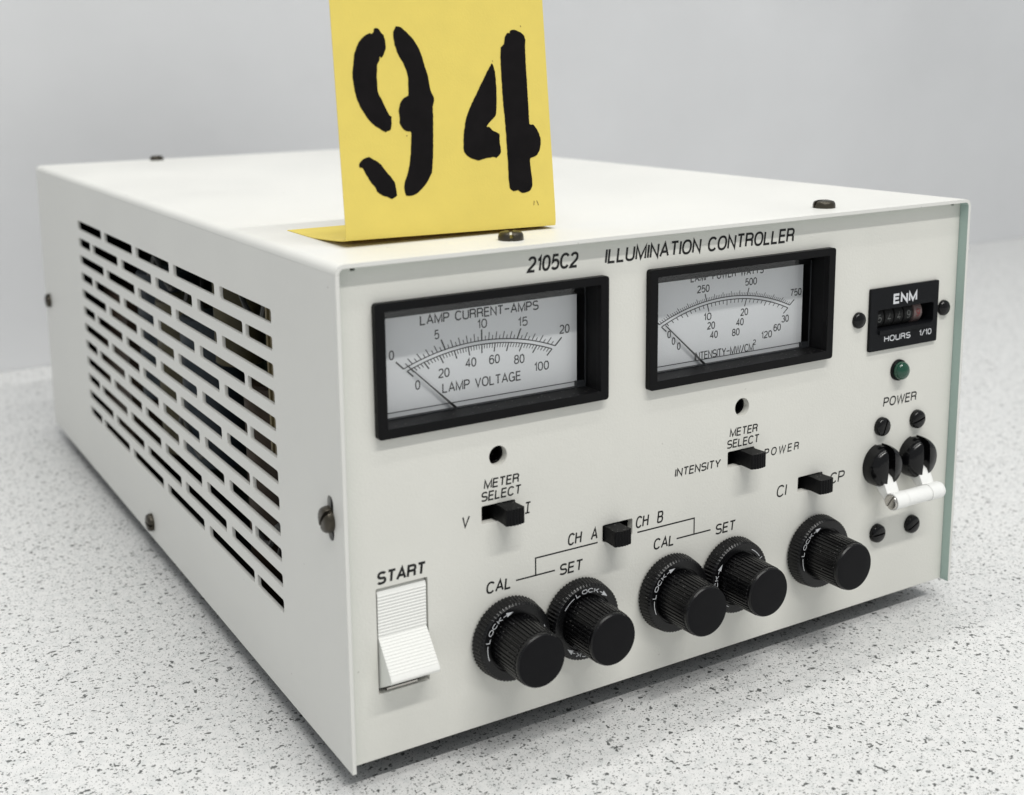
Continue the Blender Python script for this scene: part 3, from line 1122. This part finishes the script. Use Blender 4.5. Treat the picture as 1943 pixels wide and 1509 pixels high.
for xa, xb in ((180.2, 185.4), (195.9, 201.1)):
    lever(xa, xb).build("lever", NYLON, cb, smooth=35)
mb = MB()
mb.lathe([(2.45, 185.4), (2.5, 185.55), (2.5, 195.75), (2.45, 195.9)], 36, 'x', (0, -8.2, 36.0))
mb.lathe([(2.5, 201.1), (2.5, 201.7), (2.0, 202.2), (.02, 202.3)], 36, 'x', (0, -8.2, 36.0), caps=(True, False))
mb.build("tie_bar", NYLON, cb, smooth=35)
sm = slotted(2.35, .7, .55, .5, flat=.9)
place(sm, "screw", STEEL, cb, (180.2, -8.2, 36.0), (0, math.radians(30), -rad90))

# chassis: floor, back, flanges and feet
mb = MB()
mb.box(T + .2, W_ - T - .2, 2.4, D1 - 4, .4, 1.8)
mb.box(T + .2, W_ - T - .2, D1 - 4, D1 - 2.4, .4, H_ - T - 1)
mb.box(T + .2, T + 1.4, 2.4, 12, 1.8, H_ - T - 4)
mb.box(T + .2, T + 1.4, 12, D1 - 4, 1.8, 12)
mb.build("chassis", DARK, root, smooth=0)
for fx, fy in ((24, 40), (192, 40), (24, 312), (192, 312)):
    mb = MB()
    mb.lathe([(8.5, .4), (8.5, -3), (7.5, -FOOT)], 32, 'z', (fx, fy, 0))
    mb.build("foot", RUBBER, root)
# what shows through the slots
mb = MB()
mb.box(34, 36, 26, 300, 8, 118)
mb.build("circuit_board", mat("dark_green_board", (0.02, 0.03, 0.02), .5, .4, mottle=(300, .4)), root, smooth=0)
mb = MB()
for i in range(9):
    mb.box(9, 30, 40 + i * 3.4, 41.3 + i * 3.4, 60, 116)
mb.box(29, 33, 38, 72, 58, 118)
mb.build("heat_sink", BRASS, root, smooth=0)
for (x, y, z, r, l, m) in ((20, 92, 40, 10, 70, BROWN), (18, 118, 92, 8, 30, OLIVE), (19, 150, 60, 11, 52, BLUEC), (18, 176, 60, 11, 56, OLIVE), (20, 205, 70, 12, 48, BLUEC)):
    mb = MB()
    mb.lathe([(r - 1, z - l / 2 - .8), (r, z - l / 2), (r, z + l / 2), (r - 1, z + l / 2 + .8)], 28, 'z', (x, y, 0))
    mb.build("capacitor", m, root)
mb = MB()
mb.box(8, 30, 225, 290, 10, 60)
mb.box(11, 28, 238, 276, 60, 78)
mb.build("transformer", BROWN, root, smooth=0)
for k, (y, z) in enumerate(((52, 36), (60, 30), (78, 100), (128, 46), (168, 98), (140, 92))):
    mb = MB()
    mb.tube([(8 + k % 3 * 3, y + i * 4 + 2 * math.sin(i + k), z + 5 * math.sin(i * .8 + k)) for i in range(9)], .9, 7)
    mb.build("wire", ALU, root)

# ------------------------------------------------------------------ the yellow number card
card_root = bpy.data.objects.new("number_card", None)
C.objects.link(card_root)
CL, CR = Vector((12.83, 18.85, 128.49)), Vector((74.63, 18.21, 127.49))
ORG[card_root.as_pointer()] = CL
card_root.location = (CL + Vector((0, 0, FOOT))) * S
card_root.empty_display_size = 0.02
card_root["label"] = "folded yellow card numbered 94 standing on top of the instrument"
card_root["category"] = "number card"
u = (CR - CL).normalized()
v = Vector((0.017, 0.130, 0.991)).normalized()
wdt = (CR - CL).length
nrm = u.cross(v).normalized()               # towards the back
if nrm.y < 0:
    nrm = -nrm
# profile: (height up the face, or run along the flap), sampled across the width so the fold can lift on one side
NU = 24
mb = MB()
rows = []
HT = 66.0
NV = 22


def sheet(s, t):
    """s across 0..1; t<0 up the face (mm), t>0 back along the flap (mm)"""
    base = CL + u * (wdt * s)
    rf = 1.2
    if t <= 0:
        h = -t
        bowl = .08 * math.sin(math.pi * s) * (h / HT)
        soft = rf * math.exp(-h / 1.2) * .35
        return base + v * h + nrm * (soft + bowl)
    z0 = base.z
    zend = 126.62
    k = min(1, t / 30)
    q = Vector((base.x + .004 * t, base.y + .42 + t, 0))
    q.z = z0 + (zend - z0) * (1 - (1 - k) ** 1.6) - .25 * min(1, t / 2)
    q.z = max(q.z, 126.58)
    return q


ts = [-HT * (1 - i / NV) ** 1.0 for i in range(NV)] + [-2.2, -1.4, -.8, -.4, 0, .3, .7, 1.2, 2, 3.5, 6, 10, 15, 20, 26, 32, 39.5]
grid = []
for t in ts:
    grid.append([sheet(i / NU, t) for i in range(NU + 1)])
vs = [q for row in grid for q in row]
nc = NU + 1
mb.add(vs, [(j * nc + i, j * nc + i + 1, (j + 1) * nc + i + 1, (j + 1) * nc + i) for j in range(len(ts) - 1) for i in range(NU)])
sh = mb.build("card_sheet", YELLOW, card_root, smooth=60)
md = sh.modifiers.new("thickness", 'SOLIDIFY')
md.thickness = .22 * S
md.offset = 0
es = sh.modifiers.new("rim", 'EDGE_SPLIT')
es.split_angle = math.radians(40)

DIG = {
'9': [
[(12.1, 52.3), (12.8, 52.0), (13.3, 51.2), (14.0, 50.5), (14.3, 49.3), (14.3, 47.2), (13.6, 45.5), (12.9, 44.9), (12.5, 45.3), (12.4, 44.3), (11.7, 43.2), (11.4, 41.0), (11.3, 38.5), (11.3, 36.4), (12.1, 34.7), (13.1, 32.6), (14.1, 30.5), (14.6, 30.1), (14.5, 28.4), (14.2, 26.9), (13.1, 26.6), (12.8, 26.3), (11.8, 26.8), (10.0, 27.9), (8.3, 29.6), (6.9, 31.7), (5.9, 33.5), (5.2, 36.0), (4.8, 38.9), (4.8, 41.4), (5.3, 43.9), (5.7, 45.9), (6.3, 47.4), (7.0, 48.6), (8.5, 50.1), (10.2, 50.9), (10.8, 50.7), (11.3, 51.3), (11.4, 52.0)],
[(17.5, 52.7), (18.9, 52.5), (19.8, 51.9), (20.9, 50.8), (22.2, 49.6), (23.5, 47.5), (24.5, 44.9), (25.0, 42.6), (25.6, 40.9), (25.9, 38.3), (26.3, 36.2), (27.0, 34.7), (26.8, 33.2), (26.5, 32.4), (26.4, 29.8), (26.1, 25.5), (25.8, 21.3), (25.4, 18.3), (25.0, 15.7), (23.5, 13.4), (21.9, 11.8), (20.2, 10.6), (18.5, 10.1), (17.1, 10.3), (16.8, 12.3), (17.2, 13.9), (18.2, 16.0), (19.0, 19.0), (19.4, 21.5), (19.9, 25.7), (19.7, 26.3), (18.5, 26.4), (17.4, 27.3), (16.8, 28.5), (16.9, 30.4), (16.7, 31.5), (17.0, 32.5), (17.4, 33.6), (18.5, 34.8), (19.7, 35.4), (19.9, 37.6), (20.0, 40.1), (19.5, 42.2), (18.7, 44.1), (18.1, 44.9), (17.4, 46.4), (16.9, 48.1), (16.7, 49.9), (16.8, 51.4)],
[(7.6, 20.3), (8.5, 19.8), (9.6, 19.3), (10.9, 18.2), (11.9, 16.7), (13.2, 15.2), (14.3, 13.7), (14.5, 12.4), (14.6, 10.3), (13.2, 9.6), (12.3, 10.0), (10.5, 10.7), (9.2, 11.6), (8.8, 12.7), (7.6, 14.2), (6.6, 15.9), (5.8, 17.6), (4.9, 17.8), (4.8, 18.5), (5.5, 19.5), (6.7, 20.1)]],
'4': [
[(44.8, 43.5), (45.3, 42.6), (45.6, 41.3), (45.7, 39.1), (45.7, 35.6), (45.4, 32.0), (45.0, 29.9), (44.0, 29.0), (42.7, 27.9), (42.0, 26.9), (42.9, 26.9), (43.8, 25.9), (45.7, 25.0), (45.7, 22.8), (45.9, 20.1), (44.3, 18.7), (43.8, 19.0), (41.2, 18.8), (38.7, 18.3), (36.2, 19.2), (34.8, 20.6), (34.7, 21.8), (34.9, 24.4), (35.6, 27.9), (36.3, 30.0), (37.7, 32.6), (39.4, 35.2), (41.2, 38.2), (42.9, 40.8), (44.3, 42.8)],
[(51.2, 52.2), (53.0, 52.2), (54.3, 51.6), (55.3, 50.8), (55.6, 49.7), (55.4, 47.4), (55.3, 43.4), (55.3, 40.3), (55.3, 35.9), (55.3, 31.9), (55.2, 27.4), (56.4, 27.2), (57.6, 25.8), (58.4, 23.7), (58.4, 22.0), (57.9, 20.2), (56.8, 18.9), (54.9, 18.3), (54.7, 16.7), (54.9, 13.6), (55.0, 11.3), (54.3, 9.8), (53.2, 9.4), (51.6, 9.1), (50.4, 10.0), (49.0, 9.7), (48.1, 10.3), (47.8, 11.2), (47.7, 13.9), (47.8, 17.4), (47.8, 21.4), (47.8, 24.9), (47.7, 29.4), (47.5, 33.8), (47.5, 38.2), (47.5, 42.6), (47.6, 45.6), (47.9, 47.6), (48.9, 48.5), (49.3, 50.3), (50.1, 51.4), (50.9, 51.4)]],
}


def rough_outline(pts):
    """close up the traced outline and give it the small wobble of a marker drawn through a stencil"""
    res = []
    n = len(pts)
    for i in range(n):
        a, b = Vector(pts[i]), Vector(pts[(i + 1) % n])
        pa, nb = Vector(pts[i - 1]), Vector(pts[(i + 2) % n])
        m_ = max(2, int((b - a).length / .55))
        for k in range(m_):
            t = k / m_
            # gentle Catmull-Rom
            q = .5 * ((2 * a) + (b - pa) * t + (2 * pa - 5 * a + 4 * b - nb) * t * t + (3 * a - pa - 3 * b + nb) * t ** 3)
            q = q.lerp(a.lerp(b, t), .45)
            res.append((q.x + random.uniform(-.06, .06), q.y + random.uniform(-.06, .06)))
    return res


for name, polys in DIG.items():
    mb = MB()
    for pl in polys:
        pl = rough_outline(pl)
        tris = tessellate_polygon([[Vector((a, b, 0)) for a, b in pl]])
        pts3 = []
        for a, b in pl:
            s = a / wdt
            pts3.append(tuple(sheet(s, -b) - nrm * .22))
        mb.add(pts3, tris)
    d = mb.build("digit", MARKER, sh, smooth=0)
    d["label"] = "stencilled black digit " + ("nine" if name == '9' else "four")

# pencil ticks and stray ink flecks on the card
mb = MB()
for k, (a, b, c_, d_, w) in enumerate(((55.2, 6.9, 55.0, 5.7, .16), (56.0, 6.9, 56.5, 5.6, .16), (54.3, 53.4, 54.5, 53.1, .22), (45.0, 44.2, 45.15, 43.9, .15), (18.4, 25.3, 18.7, 25.2, .2))):
    ribbon(mb, [(a, b), ((a + c_) / 2 + .05, (b + d_) / 2), (c_, d_)], w, lambda p_, q_: tuple(sheet(p_ / wdt, -q_) - nrm * .2))
mb.build("ink_flecks", mat("brown_pencil", (0.16, 0.11, 0.04), .7, .2), sh, smooth=0, fix=False)["kind"] = "stuff"
